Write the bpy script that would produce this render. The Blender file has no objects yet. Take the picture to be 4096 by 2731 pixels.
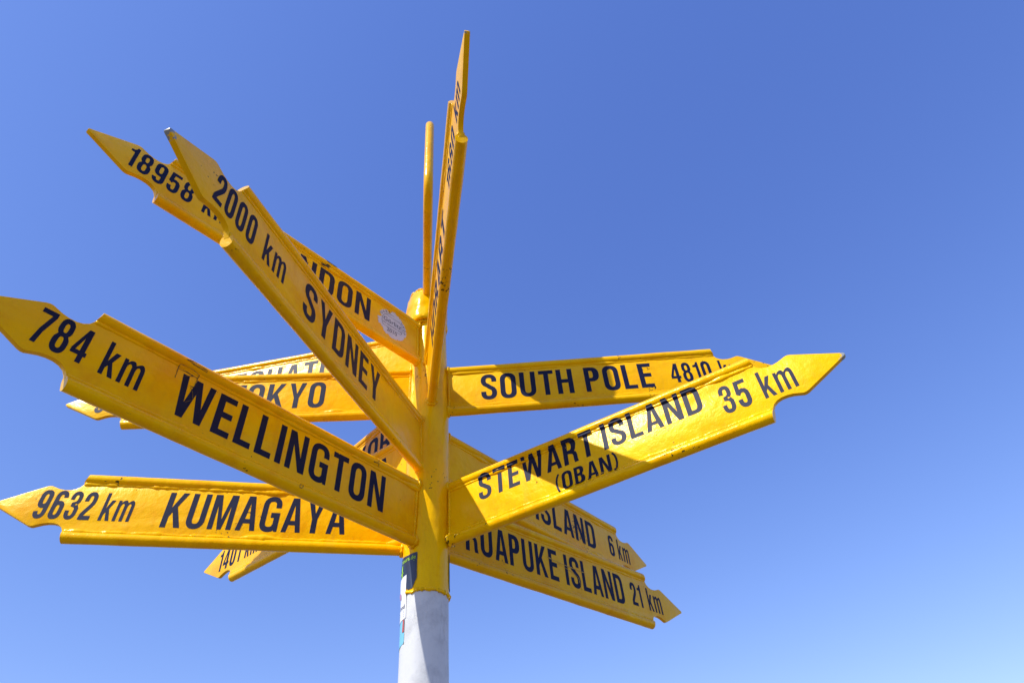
import bpy, bmesh, math, random
from mathutils import Vector, Matrix, noise
from mathutils.geometry import tessellate_polygon

scene = bpy.context.scene
COL = scene.collection
R = math.radians
K = 1.7                                     # metres per survey unit
EYE = 1.6                                   # eye height of the photographer

# ------------------------------------------------------------------ camera
cam_data = bpy.data.cameras.new('camera')
cam = bpy.data.objects.new('camera', cam_data)
COL.objects.link(cam)
pitch, roll = R(43.8781), R(-5.7999)
F = Vector((0, math.cos(pitch), math.sin(pitch)))
U = Vector((0, -math.sin(pitch), math.cos(pitch)))
X = Vector((1, 0, 0))
Rr = X * math.cos(roll) + U * math.sin(roll)
Ur = -X * math.sin(roll) + U * math.cos(roll)
m = Matrix((Rr, Ur, -F)).transposed().to_4x4()
m.translation = Vector((0, 0, EYE))
cam.matrix_world = m
cam_data.sensor_width = 36
cam_data.lens = 2618.7 / 4096 * 36
cam_data.clip_start = 0.01
cam_data.clip_end = 6000
scene.camera = cam

# ------------------------------------------------------------------ sun, sky, exposure
SUN_AZ, SUN_EL = R(-135.0), R(47.0)
sun_dir = Vector((math.cos(SUN_EL) * math.cos(SUN_AZ), math.cos(SUN_EL) * math.sin(SUN_AZ), math.sin(SUN_EL)))
sd = bpy.data.lights.new('sun', 'SUN')
sd.energy = 5.0
sd.angle = R(0.5)
sd.color = (1.0, 0.97, 0.90)
sun = bpy.data.objects.new('sun', sd)
COL.objects.link(sun)
sun.location = sun_dir * 20
sun.rotation_euler = sun_dir.to_track_quat('Z', 'Y').to_euler()

world = bpy.data.worlds.new('World')
scene.world = world
world.use_nodes = True
wn, wl = world.node_tree.nodes, world.node_tree.links
sky = wn.new('ShaderNodeTexSky')
sky.sky_type = 'NISHITA'
sky.sun_disc = False
sky.sun_elevation = SUN_EL
sky.sun_rotation = math.atan2(sun_dir.x, sun_dir.y)
sky.altitude = 20
sky.air_density = 1.1
sky.dust_density = 0.2
sky.ozone_density = 3.0
bg = wn['Background']
# the photograph's strong blue rendering, applied evenly to the whole sky: out = gain * in ** power per channel
sep = wn.new('ShaderNodeSeparateColor')
com = wn.new('ShaderNodeCombineColor')
wl.new(sky.outputs['Color'], sep.inputs[0])
for ch, gain, power in ((0, 1.00, 1.10), (1, 1.10, 0.98), (2, 2.28, 0.70)):
    pw = wn.new('ShaderNodeMath')
    pw.operation = 'POWER'
    pw.inputs[1].default_value = power
    ml = wn.new('ShaderNodeMath')
    ml.operation = 'MULTIPLY'
    ml.inputs[1].default_value = gain
    wl.new(sep.outputs[ch], pw.inputs[0])
    wl.new(pw.outputs[0], ml.inputs[0])
    wl.new(ml.outputs[0], com.inputs[ch])
wl.new(com.outputs[0], bg.inputs['Color'])
bg.inputs['Strength'].default_value = 0.14

vs = scene.view_settings
vs.view_transform = 'Standard'
vs.look = 'None'
vs.exposure = 0.1
vs.gamma = 1.0
vs.use_curve_mapping = False


# ------------------------------------------------------------------ helpers
def mat_new(name):
    mt = bpy.data.materials.new(name)
    mt.use_nodes = True
    nt = mt.node_tree
    return mt, nt.nodes, nt.links, nt.nodes['Principled BSDF']


def node(ns, kind, **kw):
    n = ns.new(kind)
    for k, v in kw.items():
        if k == 'inp':
            for a, b in v.items():
                n.inputs[a].default_value = b
        else:
            setattr(n, k, v)
    return n


def mesh_obj(name, verts, faces, mat, parent=None, smooth=True):
    me = bpy.data.meshes.new(name)
    me.from_pydata([tuple(v) for v in verts], [], faces)
    me.update()
    if mat:
        me.materials.append(mat)
    if smooth:
        me.polygons.foreach_set('use_smooth', [True] * len(me.polygons))
    o = bpy.data.objects.new(name, me)
    COL.objects.link(o)
    if parent:
        o.parent = parent
    return o


def bm_obj(name, bm, mat, parent=None, smooth=True):
    me = bpy.data.meshes.new(name)
    bm.to_mesh(me)
    bm.free()
    me.materials.append(mat)
    if smooth:
        me.polygons.foreach_set('use_smooth', [True] * len(me.polygons))
    o = bpy.data.objects.new(name, me)
    COL.objects.link(o)
    if parent:
        o.parent = parent
    return o


def sharp_by_angle(o, ang=35):
    me = o.data
    bm = bmesh.new()
    bm.from_mesh(me)
    for e in bm.edges:
        if len(e.link_faces) == 2 and e.calc_face_angle(0) > R(ang):
            e.smooth = False
    bm.to_mesh(me)
    bm.free()


def nz(x, y=0.0, z=0.0):
    return noise.noise(Vector((x, y, z)))


# ------------------------------------------------------------------ materials
def ramp(ns, p0, p1, c0=(0, 0, 0, 1), c1=(1, 1, 1, 1)):
    r = ns.new('ShaderNodeValToRGB')
    r.color_ramp.elements[0].position = p0
    r.color_ramp.elements[1].position = p1
    r.color_ramp.elements[0].color = c0
    r.color_ramp.elements[1].color = c1
    return r


def mixc(ns, ls, fac, a, b, mode='MIX'):
    mx = ns.new('ShaderNodeMix')
    mx.data_type = 'RGBA'
    mx.blend_type = mode
    for sock, v in ((mx.inputs[0], fac), (mx.inputs[6], a), (mx.inputs[7], b)):
        if hasattr(v, 'links') or hasattr(v, 'is_linked'):
            ls.new(v, sock)
        else:
            sock.default_value = v
    return mx.outputs[2]


def yellow_paint(name, tip=False, rough=0.33, bars=False, rust=0.0):
    mt, ns, ls, bs = mat_new(name)
    tc = node(ns, 'ShaderNodeTexCoord')
    oi = node(ns, 'ShaderNodeObjectInfo')
    add = node(ns, 'ShaderNodeVectorMath', operation='ADD')
    ls.new(tc.outputs['Object'], add.inputs[0])
    sc = node(ns, 'ShaderNodeVectorMath', operation='SCALE', inp={3: 37.0})
    ls.new(oi.outputs['Location'], sc.inputs[0])
    ls.new(sc.outputs[0], add.inputs[1])
    P = add.outputs[0]
    # overall colour drift
    n1 = node(ns, 'ShaderNodeTexNoise', inp={'Scale': 5.0, 'Detail': 4.0})
    ls.new(P, n1.inputs['Vector'])
    r1 = ramp(ns, 0.35, 0.7)
    ls.new(n1.outputs['Fac'], r1.inputs['Fac'])
    col = mixc(ns, ls, r1.outputs['Color'], (0.97, 0.54, 0.0, 1), (0.93, 0.46, 0.0, 1))
    # grime film, stretched streaks running down
    mp = node(ns, 'ShaderNodeMapping')
    mp.inputs['Scale'].default_value = (26, 26, 5)
    ls.new(P, mp.inputs['Vector'])
    n2 = node(ns, 'ShaderNodeTexNoise', inp={'Scale': 1.0, 'Detail': 6.0, 'Roughness': 0.65})
    ls.new(mp.outputs[0], n2.inputs['Vector'])
    r2 = ramp(ns, 0.55, 0.85)
    ls.new(n2.outputs['Fac'], r2.inputs['Fac'])
    ms = node(ns, 'ShaderNodeMath', operation='MULTIPLY', inp={1: 0.4})
    ls.new(r2.outputs['Color'], ms.inputs[0])
    col = mixc(ns, ls, ms.outputs[0], col, (0.42, 0.22, 0.02, 1))
    # scattered black chips and scuffs, clustered
    n3 = node(ns, 'ShaderNodeTexNoise', inp={'Scale': 95.0, 'Detail': 3.0, 'Roughness': 0.6})
    ls.new(P, n3.inputs['Vector'])
    n4 = node(ns, 'ShaderNodeTexNoise', inp={'Scale': 7.0, 'Detail': 2.0})
    ls.new(P, n4.inputs['Vector'])
    m4 = node(ns, 'ShaderNodeMath', operation='MULTIPLY')
    ls.new(n3.outputs['Fac'], m4.inputs[0])
    ls.new(n4.outputs['Fac'], m4.inputs[1])
    r3 = ramp(ns, 0.430 - rust, 0.444 - rust)
    ls.new(m4.outputs[0], r3.inputs['Fac'])
    col = mixc(ns, ls, r3.outputs['Color'], col, (0.05, 0.04, 0.012, 1))
    # patches where an older, more orange coat shows
    n6 = node(ns, 'ShaderNodeTexNoise', inp={'Scale': 9.0, 'Detail': 8.0, 'Roughness': 0.72})
    ls.new(P, n6.inputs['Vector'])
    r6 = ramp(ns, 0.50, 0.66)
    ls.new(n6.outputs['Fac'], r6.inputs['Fac'])
    m6 = node(ns, 'ShaderNodeMath', operation='MULTIPLY', inp={1: 0.55})
    ls.new(r6.outputs['Color'], m6.inputs[0])
    col = mixc(ns, ls, m6.outputs[0], col, (0.82, 0.31, 0.0, 1))
    if bars:
        # scrapes running along the bar
        mp7 = node(ns, 'ShaderNodeMapping')
        mp7.inputs['Scale'].default_value = (22, 120, 120)
        ls.new(P, mp7.inputs['Vector'])
        n7 = node(ns, 'ShaderNodeTexNoise', inp={'Scale': 1.0, 'Detail': 5.0, 'Roughness': 0.7})
        ls.new(mp7.outputs[0], n7.inputs['Vector'])
        r7 = ramp(ns, 0.70, 0.72)
        ls.new(n7.outputs['Fac'], r7.inputs['Fac'])
        m7 = node(ns, 'ShaderNodeMath', operation='MULTIPLY', inp={1: 0.7})
        ls.new(r7.outputs['Color'], m7.inputs[0])
        col = mixc(ns, ls, m7.outputs[0], col, (0.14, 0.10, 0.03, 1))
    if tip:
        at = node(ns, 'ShaderNodeAttribute', attribute_type='OBJECT', attribute_name='wear')
        sp = node(ns, 'ShaderNodeSeparateXYZ')
        ls.new(tc.outputs['Object'], sp.inputs[0])
        # bare galvanised steel at the point: x runs 0 at the shoulder .. 0.203 at the tip
        mr = node(ns, 'ShaderNodeMapRange', inp={1: 0.150, 2: 0.204, 3: 0.0, 4: 1.0})
        ls.new(sp.outputs['X'], mr.inputs[0])
        n5 = node(ns, 'ShaderNodeTexNoise', inp={'Scale': 60.0, 'Detail': 5.0, 'Roughness': 0.7})
        ls.new(P, n5.inputs['Vector'])
        a5 = node(ns, 'ShaderNodeMath', operation='MULTIPLY_ADD', inp={1: 1.2, 2: -0.6})
        ls.new(n5.outputs['Fac'], a5.inputs[0])
        a6 = node(ns, 'ShaderNodeMath', operation='ADD')
        ls.new(mr.outputs[0], a6.inputs[0])
        ls.new(a5.outputs[0], a6.inputs[1])
        a7 = node(ns, 'ShaderNodeMath', operation='ADD')
        ls.new(a6.outputs[0], a7.inputs[0])
        ls.new(at.outputs['Fac'], a7.inputs[1])
        r5 = ramp(ns, 0.985, 1.0)
        a8 = node(ns, 'ShaderNodeMath', operation='MULTIPLY', inp={1: 0.8})
        ls.new(a7.outputs[0], a8.inputs[0])
        ls.new(a8.outputs[0], r5.inputs['Fac'])
        col = mixc(ns, ls, r5.outputs['Color'], col, (0.26, 0.29, 0.32, 1))
    ls.new(col, bs.inputs['Base Color'])
    rr = node(ns, 'ShaderNodeMath', operation='MULTIPLY_ADD', inp={1: 0.3, 2: rough})
    ls.new(r2.outputs['Color'], rr.inputs[0])
    ls.new(rr.outputs[0], bs.inputs['Roughness'])
    bs.inputs['Specular IOR Level'].default_value = 0.5
    bs.inputs['Specular Tint'].default_value = (1.0, 0.70, 0.06, 1)
    bs.inputs['Coat Weight'].default_value = 0.05
    bs.inputs['Coat Roughness'].default_value = 0.12
    # brushed-on enamel: orange peel + soft sags
    b1 = node(ns, 'ShaderNodeTexNoise', inp={'Scale': 260.0, 'Detail': 3.0, 'Roughness': 0.6})
    ls.new(P, b1.inputs['Vector'])
    b2 = node(ns, 'ShaderNodeTexNoise', inp={'Scale': 34.0, 'Detail': 3.0})
    ls.new(P, b2.inputs['Vector'])
    bb = node(ns, 'ShaderNodeBump', inp={'Strength': 0.5, 'Distance': 0.0006})
    ls.new(b1.outputs['Fac'], bb.inputs['Height'])
    bc = node(ns, 'ShaderNodeBump', inp={'Strength': 0.6, 'Distance': 0.0032})
    ls.new(b2.outputs['Fac'], bc.inputs['Height'])
    ls.new(bb.outputs[0], bc.inputs['Normal'])
    bd = node(ns, 'ShaderNodeBump', inp={'Strength': 1.0, 'Distance': 0.0006}, invert=True)
    ls.new(r3.outputs['Color'], bd.inputs['Height'])
    ls.new(bc.outputs[0], bd.inputs['Normal'])
    ls.new(bd.outputs[0], bs.inputs['Normal'])
    ls.new(bc.outputs[0], bs.inputs['Coat Normal'])
    return mt


M_yellow = yellow_paint('yellow_enamel', rough=0.22, bars=True)
M_weld = yellow_paint('yellow_enamel_over_rusty_weld', rough=0.26, bars=True, rust=0.052)
M_arm = yellow_paint('yellow_enamel_arm', tip=True)


def vinyl():
    mt, ns, ls, bs = mat_new('navy_vinyl')
    tc = node(ns, 'ShaderNodeTexCoord')
    mp = node(ns, 'ShaderNodeMapping')
    mp.inputs['Rotation'].default_value = (0.3, 0.5, 0.6)
    mp.inputs['Scale'].default_value = (60, 420, 60)
    ls.new(tc.outputs['Object'], mp.inputs['Vector'])
    n1 = node(ns, 'ShaderNodeTexNoise', inp={'Scale': 1.0, 'Detail': 5.0, 'Roughness': 0.7})
    ls.new(mp.outputs[0], n1.inputs['Vector'])
    r1 = ramp(ns, 0.64, 0.74)
    ls.new(n1.outputs['Fac'], r1.inputs['Fac'])
    n2 = node(ns, 'ShaderNodeTexNoise', inp={'Scale': 45.0, 'Detail': 6.0, 'Roughness': 0.7})
    ls.new(tc.outputs['Object'], n2.inputs['Vector'])
    r2 = ramp(ns, 0.4, 0.75)
    ls.new(n2.outputs['Fac'], r2.inputs['Fac'])
    col = mixc(ns, ls, r2.outputs['Color'], (0.006, 0.008, 0.035, 1), (0.012, 0.015, 0.048, 1))
    ms = node(ns, 'ShaderNodeMath', operation='MULTIPLY', inp={1: 0.18})
    ls.new(r1.outputs['Color'], ms.inputs[0])
    col = mixc(ns, ls, ms.outputs[0], col, (0.10, 0.11, 0.16, 1))
    # tiny flakes missing, paint showing through
    n3 = node(ns, 'ShaderNodeTexNoise', inp={'Scale': 150.0, 'Detail': 2.0})
    ls.new(tc.outputs['Object'], n3.inputs['Vector'])
    r3 = ramp(ns, 0.80, 0.81)
    ls.new(n3.outputs['Fac'], r3.inputs['Fac'])
    col = mixc(ns, ls, r3.outputs['Color'], col, (0.8, 0.42, 0.01, 1))
    ls.new(col, bs.inputs['Base Color'])
    bs.inputs['Roughness'].default_value = 0.5
    bs.inputs['Specular IOR Level'].default_value = 0.15
    b = node(ns, 'ShaderNodeBump', inp={'Strength': 0.4, 'Distance': 0.0008})
    ls.new(n2.outputs['Fac'], b.inputs['Height'])
    ls.new(b.outputs[0], bs.inputs['Normal'])
    return mt


M_vinyl = vinyl()


def white_paint():
    mt, ns, ls, bs = mat_new('white_flaking_paint')
    tc = node(ns, 'ShaderNodeTexCoord')
    wob = node(ns, 'ShaderNodeTexNoise', inp={'Scale': 30.0, 'Detail': 6.0, 'Roughness': 0.7})
    ls.new(tc.outputs['Object'], wob.inputs['Vector'])
    mp = node(ns, 'ShaderNodeMapping')
    mp.inputs['Scale'].default_value = (34, 34, 9)
    ls.new(tc.outputs['Object'], mp.inputs['Vector'])
    mx = node(ns, 'ShaderNodeVectorMath', operation='MULTIPLY_ADD')
    ls.new(wob.outputs['Color'], mx.inputs[0])
    mx.inputs[1].default_value = (0.9, 0.9, 0.9)
    ls.new(mp.outputs[0], mx.inputs[2])
    vo = node(ns, 'ShaderNodeTexVoronoi', feature='DISTANCE_TO_EDGE', inp={'Scale': 1.0})
    ls.new(mx.outputs[0], vo.inputs['Vector'])
    rv = ramp(ns, 0.0, 0.022, (1, 1, 1, 1), (0, 0, 0, 1))
    ls.new(vo.outputs['Distance'], rv.inputs['Fac'])
    # cracks only in places
    n2 = node(ns, 'ShaderNodeTexNoise', inp={'Scale': 9.0, 'Detail': 3.0})
    ls.new(tc.outputs['Object'], n2.inputs['Vector'])
    r2 = ramp(ns, 0.50, 0.60)
    ls.new(n2.outputs['Fac'], r2.inputs['Fac'])
    cr = node(ns, 'ShaderNodeMath', operation='MULTIPLY')
    ls.new(rv.outputs['Color'], cr.inputs[0])
    ls.new(r2.outputs['Color'], cr.inputs[1])
    n3 = node(ns, 'ShaderNodeTexNoise', inp={'Scale': 14.0, 'Detail': 7.0, 'Roughness': 0.7})
    ls.new(tc.outputs['Object'], n3.inputs['Vector'])
    r3 = ramp(ns, 0.46, 0.72)
    ls.new(n3.outputs['Fac'], r3.inputs['Fac'])
    col = mixc(ns, ls, r3.outputs['Color'], (0.61, 0.61, 0.60, 1), (0.44, 0.44, 0.44, 1))
    c2 = node(ns, 'ShaderNodeMath', operation='MULTIPLY', inp={1: 0.14})
    ls.new(cr.outputs[0], c2.inputs[0])
    col = mixc(ns, ls, c2.outputs[0], col, (0.34, 0.30, 0.26, 1))
    ls.new(col, bs.inputs['Base Color'])
    bs.inputs['Roughness'].default_value = 0.5
    inv = node(ns, 'ShaderNodeMath', operation='SUBTRACT', inp={0: 1.0})
    ls.new(cr.outputs[0], inv.inputs[1])
    b1 = node(ns, 'ShaderNodeBump', inp={'Strength': 0.6, 'Distance': 0.001})
    ls.new(inv.outputs[0], b1.inputs['Height'])
    b2 = node(ns, 'ShaderNodeBump', inp={'Strength': 0.5, 'Distance': 0.002})
    ls.new(n3.outputs['Fac'], b2.inputs['Height'])
    ls.new(b1.outputs[0], b2.inputs['Normal'])
    ls.new(b2.outputs[0], bs.inputs['Normal'])
    return mt


M_white = white_paint()


def plain(name, col, rough=0.5):
    mt, ns, ls, bs = mat_new(name)
    tc = node(ns, 'ShaderNodeTexCoord')
    n = node(ns, 'ShaderNodeTexNoise', inp={'Scale': 60.0, 'Detail': 5.0})
    ls.new(tc.outputs['Object'], n.inputs['Vector'])
    c = mixc(ns, ls, n.outputs['Fac'], tuple(v * 0.86 for v in col) + (1,), tuple(min(1, v * 1.1) for v in col) + (1,))
    ls.new(c, bs.inputs['Base Color'])
    bs.inputs['Roughness'].default_value = rough
    return mt


M_stk_white = plain('sticker_white', (0.66, 0.62, 0.62), 0.4)
M_stk_paper = plain('sticker_paper', (0.78, 0.78, 0.80), 0.35)
M_stk_navy = plain('sticker_navy', (0.022, 0.035, 0.07), 0.35)
M_stk_green = plain('sticker_lime', (0.42, 0.75, 0.03), 0.4)
M_stk_cyan = plain('sticker_cyan', (0.20, 0.52, 0.66), 0.35)
M_stk_violet = plain('sticker_violet', (0.12, 0.12, 0.55), 0.35)
M_stk_orange = plain('sticker_orange', (0.75, 0.32, 0.03), 0.35)
M_stk_red = plain('sticker_red', (0.45, 0.10, 0.08), 0.35)
M_stk_pink = plain('sticker_pink', (0.60, 0.25, 0.38), 0.35)
M_ink = plain('black_ink', (0.015, 0.014, 0.02), 0.4)


def ground_mat():
    mt, ns, ls, bs = mat_new('weathered_asphalt')
    tc = node(ns, 'ShaderNodeTexCoord')
    n = node(ns, 'ShaderNodeTexNoise', inp={'Scale': 0.6, 'Detail': 8.0, 'Roughness': 0.65})
    ls.new(tc.outputs['Object'], n.inputs['Vector'])
    n2 = node(ns, 'ShaderNodeTexNoise', inp={'Scale': 60.0, 'Detail': 4.0})
    ls.new(tc.outputs['Object'], n2.inputs['Vector'])
    c = mixc(ns, ls, n.outputs['Fac'], (0.10, 0.075, 0.048, 1), (0.17, 0.13, 0.085, 1))
    c = mixc(ns, ls, n2.outputs['Fac'], c, (0.14, 0.125, 0.10, 1))
    ls.new(c, bs.inputs['Base Color'])
    bs.inputs['Roughness'].default_value = 0.85
    b = node(ns, 'ShaderNodeBump', inp={'Strength': 0.5, 'Distance': 0.004})
    ls.new(n2.outputs['Fac'], b.inputs['Height'])
    ls.new(b.outputs[0], bs.inputs['Normal'])
    return mt


# ------------------------------------------------------------------ ground
bm = bmesh.new()
rings = [0, 2, 5, 12, 30, 80, 250, 800, 2500]
prev = None
cen = bm.verts.new((0, 0, 0))
for r_ in rings[1:]:
    cur = [bm.verts.new((r_ * math.cos(2 * math.pi * k / 64), r_ * math.sin(2 * math.pi * k / 64), 0)) for k in range(64)]
    for k in range(64):
        if prev is None:
            bm.faces.new((cen, cur[k], cur[(k + 1) % 64]))
        else:
            bm.faces.new((prev[k], cur[k], cur[(k + 1) % 64], prev[(k + 1) % 64]))
    prev = cur
ground = bm_obj('ground', bm, ground_mat())
ground['kind'] = 'structure'

# ------------------------------------------------------------------ glyphs (cap height 1)
TK = 0.166


def arc(cx, cy, rx, ry, a0, a1, n=10, p=2.35):
    out = []
    for i in range(n + 1):
        a = R(a0 + (a1 - a0) * i / n)
        c, s = math.cos(a), math.sin(a)
        out.append((cx + rx * math.copysign(abs(c) ** (2 / p), c), cy + ry * math.copysign(abs(s) ** (2 / p), s)))
    return out


def stroke(path, t=TK, tv=None):
    """polyline with thickness -> one closed outline"""
    pts = [path[0]]
    for q in path[1:]:
        if math.hypot(q[0] - pts[-1][0], q[1] - pts[-1][1]) > 1e-4:
            pts.append(q)
    L_, R_ = [], []
    n = len(pts)
    for i, p in enumerate(pts):
        d0 = (p[0] - pts[i - 1][0], p[1] - pts[i - 1][1]) if i else None
        d1 = (pts[i + 1][0] - p[0], pts[i + 1][1] - p[1]) if i < n - 1 else None
        def nrm(d):
            l = math.hypot(*d)
            return (-d[1] / l, d[0] / l)
        if d0 is None:
            nn = nrm(d1); k = 1
        elif d1 is None:
            nn = nrm(d0); k = 1
        else:
            a, b = nrm(d0), nrm(d1)
            s = (a[0] + b[0], a[1] + b[1])
            l = math.hypot(*s)
            nn = (s[0] / l, s[1] / l)
            k = min(1 / max(0.35, nn[0] * a[0] + nn[1] * a[1]), 2.2)
        h = t / 2 * k
        # horizontal runs slightly thinner, as in a condensed grotesque
        hy = h * 0.88
        L_.append((p[0] + nn[0] * h, p[1] + nn[1] * hy))
        R_.append((p[0] - nn[0] * h, p[1] - nn[1] * hy))
    return L_ + R_[::-1]


def rrect(x0, y0, x1, y1, rx, ry, n=7):
    o = []
    o += arc(x1 - rx, y1 - ry, rx, ry, 0, 90, n)
    o += arc(x0 + rx, y1 - ry, rx, ry, 90, 180, n)
    o += arc(x0 + rx, y0 + ry, rx, ry, 180, 270, n)
    o += arc(x1 - rx, y0 + ry, rx, ry, 270, 360, n)
    return o


def glyph(ch):
    t, h = TK, TK / 2
    th = t * 0.88
    G = {}
    if ch == 'I':
        return t, [[[(0, 0), (t, 0), (t, 1), (0, 1)]]]
    if ch == 'L':
        return .44, [[[(0, 0), (.44, 0), (.44, th), (t, th), (t, 1), (0, 1)]]]
    if ch == 'T':
        w = .50; c = w / 2
        return w, [[[(c - h, 0), (c + h, 0), (c + h, 1 - th), (w, 1 - th), (w, 1), (0, 1), (0, 1 - th), (c - h, 1 - th)]]]
    if ch == 'E':
        w = .45
        return w, [[[(0, 0), (w, 0), (w, th), (t, th), (t, .44), (w - .03, .44), (w - .03, .44 + th), (t, .44 + th), (t, 1 - th), (w, 1 - th), (w, 1), (0, 1)]]]
    if ch == 'H':
        w = .55
        return w, [[[(0, 0), (t, 0), (t, .44), (w - t, .44), (w - t, 0), (w, 0), (w, 1), (w - t, 1), (w - t, .44 + th), (t, .44 + th), (t, 1), (0, 1)]]]
    if ch == 'N':
        w = .56
        return w, [[[(0, 0), (t * .93, 0), (t * .93, .66), (w - t * 1.05, 0), (w, 0), (w, 1), (w - t * .93, 1), (w - t * .93, .36), (t * 1.05, 1), (0, 1)]]]
    if ch == 'M':
        w = .70; c = w / 2
        return w, [[[(0, 0), (t * .92, 0), (t * .92, .70), (c - .062, 0), (c + .062, 0), (w - t * .92, .70), (w - t * .92, 0), (w, 0), (w, 1), (w - .205, 1), (c, .28), (.205, 1), (0, 1)]]]
    if ch == 'W':
        w = .84; c = w / 2
        return w, [[[(.125, 0), (.285, 0), (c, .66), (w - .285, 0), (w - .125, 0), (w, 1), (w - .152, 1), (w - .212, .36), (c + .075, 1), (c - .075, 1), (.212, .36), (.152, 1), (0, 1)]]]
    if ch == 'A':
        w = .58; c = w / 2
        out = [(0, 0), (.15, 0), (.192, .205), (w - .192, .205), (w - .15, 0), (w, 0), (c + .1, 1), (c - .1, 1)]
        hole = [(.218, .33), (w - .218, .33), (c, .80)]
        return w, [[out, hole]]
    if ch == 'Y':
        w = .56; c = w / 2
        return w, [[[(c - h, 0), (c + h, 0), (c + h, .40), (w, 1), (w - .165, 1), (c, .56), (.165, 1), (0, 1), (c - h, .40)]]]
    if ch == 'K':
        w = .58
        return w, [[[(0, 0), (t, 0), (t, .30), (.235, .44), (w - .175, 0), (w, 0), (.335, .59), (w - .015, 1), (w - .19, 1), (t, .545), (t, 1), (0, 1)]]]
    if ch == 'k':
        w = .47; t = .14
        return w, [[[(0, 0), (t, 0), (t, .22), (.20, .31), (w - .16, 0), (w, 0), (.29, .43), (w - .02, .74), (w - .18, .74), (t, .42), (t, 1), (0, 1)]]]
    if ch == 'm':
        w = .73; t = .14; s = (w - t) / 2
        out = [(0, 0), (t, 0), (t, .48)]
        out += [(t + .01, .55), (t + .04, .61), (t + .085, .635), (s - .03, .62), (s, .57), (s, .50), (s, 0), (s + t, 0), (s + t, .48)]
        out += [(s + t + .01, .55), (s + t + .04, .61), (s + t + .085, .635), (2 * s - .03, .62), (2 * s, .57), (2 * s, .50), (2 * s, 0), (w, 0), (w, .53)]
        out += [(w - .01, .63), (w - .045, .71), (w - .10, .755), (w - .17, .755), (s + t + .08, .73), (s + t - .02, .66), (s + t - .045, .71), (s + .055, .755), (s - .02, .755), (t + .06, .73), (t - .01, .655), (t - .015, .74), (0, .74)]
        return w, [[out]]
    if ch in 'OQ0':
        w = .54 if ch != '0' else .48
        o = rrect(0, -.015, w, 1.015, w / 2, .27)
        i = rrect(t, -.015 + th, w - t, 1.015 - th, w / 2 - t, .17)
        g = [[o, i]]
        if ch == 'Q':
            g.append([[(.30, .02), (.40, .17), (.62, -.03), (.52, -.13)]])
        return w, g
    if ch == 'D':
        w = .53
        o = [(0, 0), (w * .5, 0)] + arc(w * .5, .27, w * .5, .27, 270, 360, 7) + arc(w * .5, .73, w * .5, .27, 0, 90, 7) + [(0, 1)]
        i = [(t, th)] + arc(w * .5, th + .17, w * .5 - t, .17, 270, 360, 6) + arc(w * .5, 1 - th - .17, w * .5 - t, .17, 0, 90, 6) + [(t, 1 - th)]
        return w, [[o, i]]
    if ch == 'P' or ch == 'R':
        w = .51 if ch == 'P' else .54
        yb = .41
        ym = (1 + yb) / 2
        b = (1 - yb) / 2
        if ch == 'P':
            o = [(0, 0), (t, 0), (t, yb)] + [(w * .5, yb)] + arc(w * .5, ym, w * .5, b, 270, 360, 6) + arc(w * .5, ym, w * .5, b, 0, 90, 6)[1:] + [(0, 1)]
        else:
            rw = w * .96
            o = [(0, 0), (t, 0), (t, yb), (w * .42, yb), (w - .20, .36), (w - .175, .30), (w - .165, .10), (w - .145, 0), (w + .01, 0), (w - .02, .12), (w - .025, .30), (w - .05, .40), (w - .12, .465), (w - .07, .52)]
            o += arc(rw * .5, ym + .03, rw * .5, 1 - ym - .03, 0, 90, 6) + [(0, 1)]
        i = [(t, yb + th)] + arc(w * .46, ym, w * .46 - t, b - th, 270, 360, 5) + arc(w * .46, ym, w * .46 - t, b - th, 0, 90, 5)[1:] + [(t, 1 - th)]
        return w, [[o, i]]
    if ch == 'B':
        w = .53; ym = .53
        o = [(0, 0), (w * .5, 0)] + arc(w * .5, .27, w * .5, .27, 270, 360, 6) + arc(w * .5, .27, w * .5, .245, 0, 60, 5)[1:]
        o += [(w * .80, ym)] + arc(w * .48, .765, w * .46, .235, 310, 360, 4) + arc(w * .48, .765, w * .46, .235, 0, 90, 6)[1:] + [(0, 1)]
        i1 = [(t, th)] + arc(w * .46, (th + .47) / 2, w * .46 - t, (.47 - th) / 2, 270, 450, 9) + [(t, .47)]
        i2 = [(t, .47 + th)] + arc(w * .44, (.47 + th + 1 - th) / 2, w * .44 - t, (1 - th - .47 - th) / 2, 270, 450, 9) + [(t, 1 - th)]
        return w, [[o, i1, i2]]
    if ch == 'U':
        w = .54
        p = [(h, 1)] + arc(w / 2, .27, w / 2 - h, .27 + .015 - th / 2, 180, 360, 14) + [(w - h, 1)]
        return w, [[stroke(p)]]
    if ch == 'G':
        w = .56
        yt, yb = 1.015 - th / 2, -.015 + th / 2
        p = [(w - h, .68)] + arc(w / 2, .74, w / 2 - h, yt - .74, 0, 180, 12) + arc(w / 2, .26, w / 2 - h, .26 - yb, 180, 340, 11)
        g = [[stroke(p)]]
        g.append([[(w * .52, .54), (w, .54), (w, 0), (w - .095, 0), (w - .115, .11), (w - t, .16), (w - t, .54 - th), (w * .52, .54 - th)]])
        return w, g
    if ch == 'C':
        w = .53
        yt, yb = 1.015 - th / 2, -.015 + th / 2
        p = [(w - h, .66)] + arc(w / 2, .74, w / 2 - h, yt - .74, 0, 180, 12) + arc(w / 2, .26, w / 2 - h, .26 - yb, 180, 360, 12) + [(w - h, .34)]
        return w, [[stroke(p)]]
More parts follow.
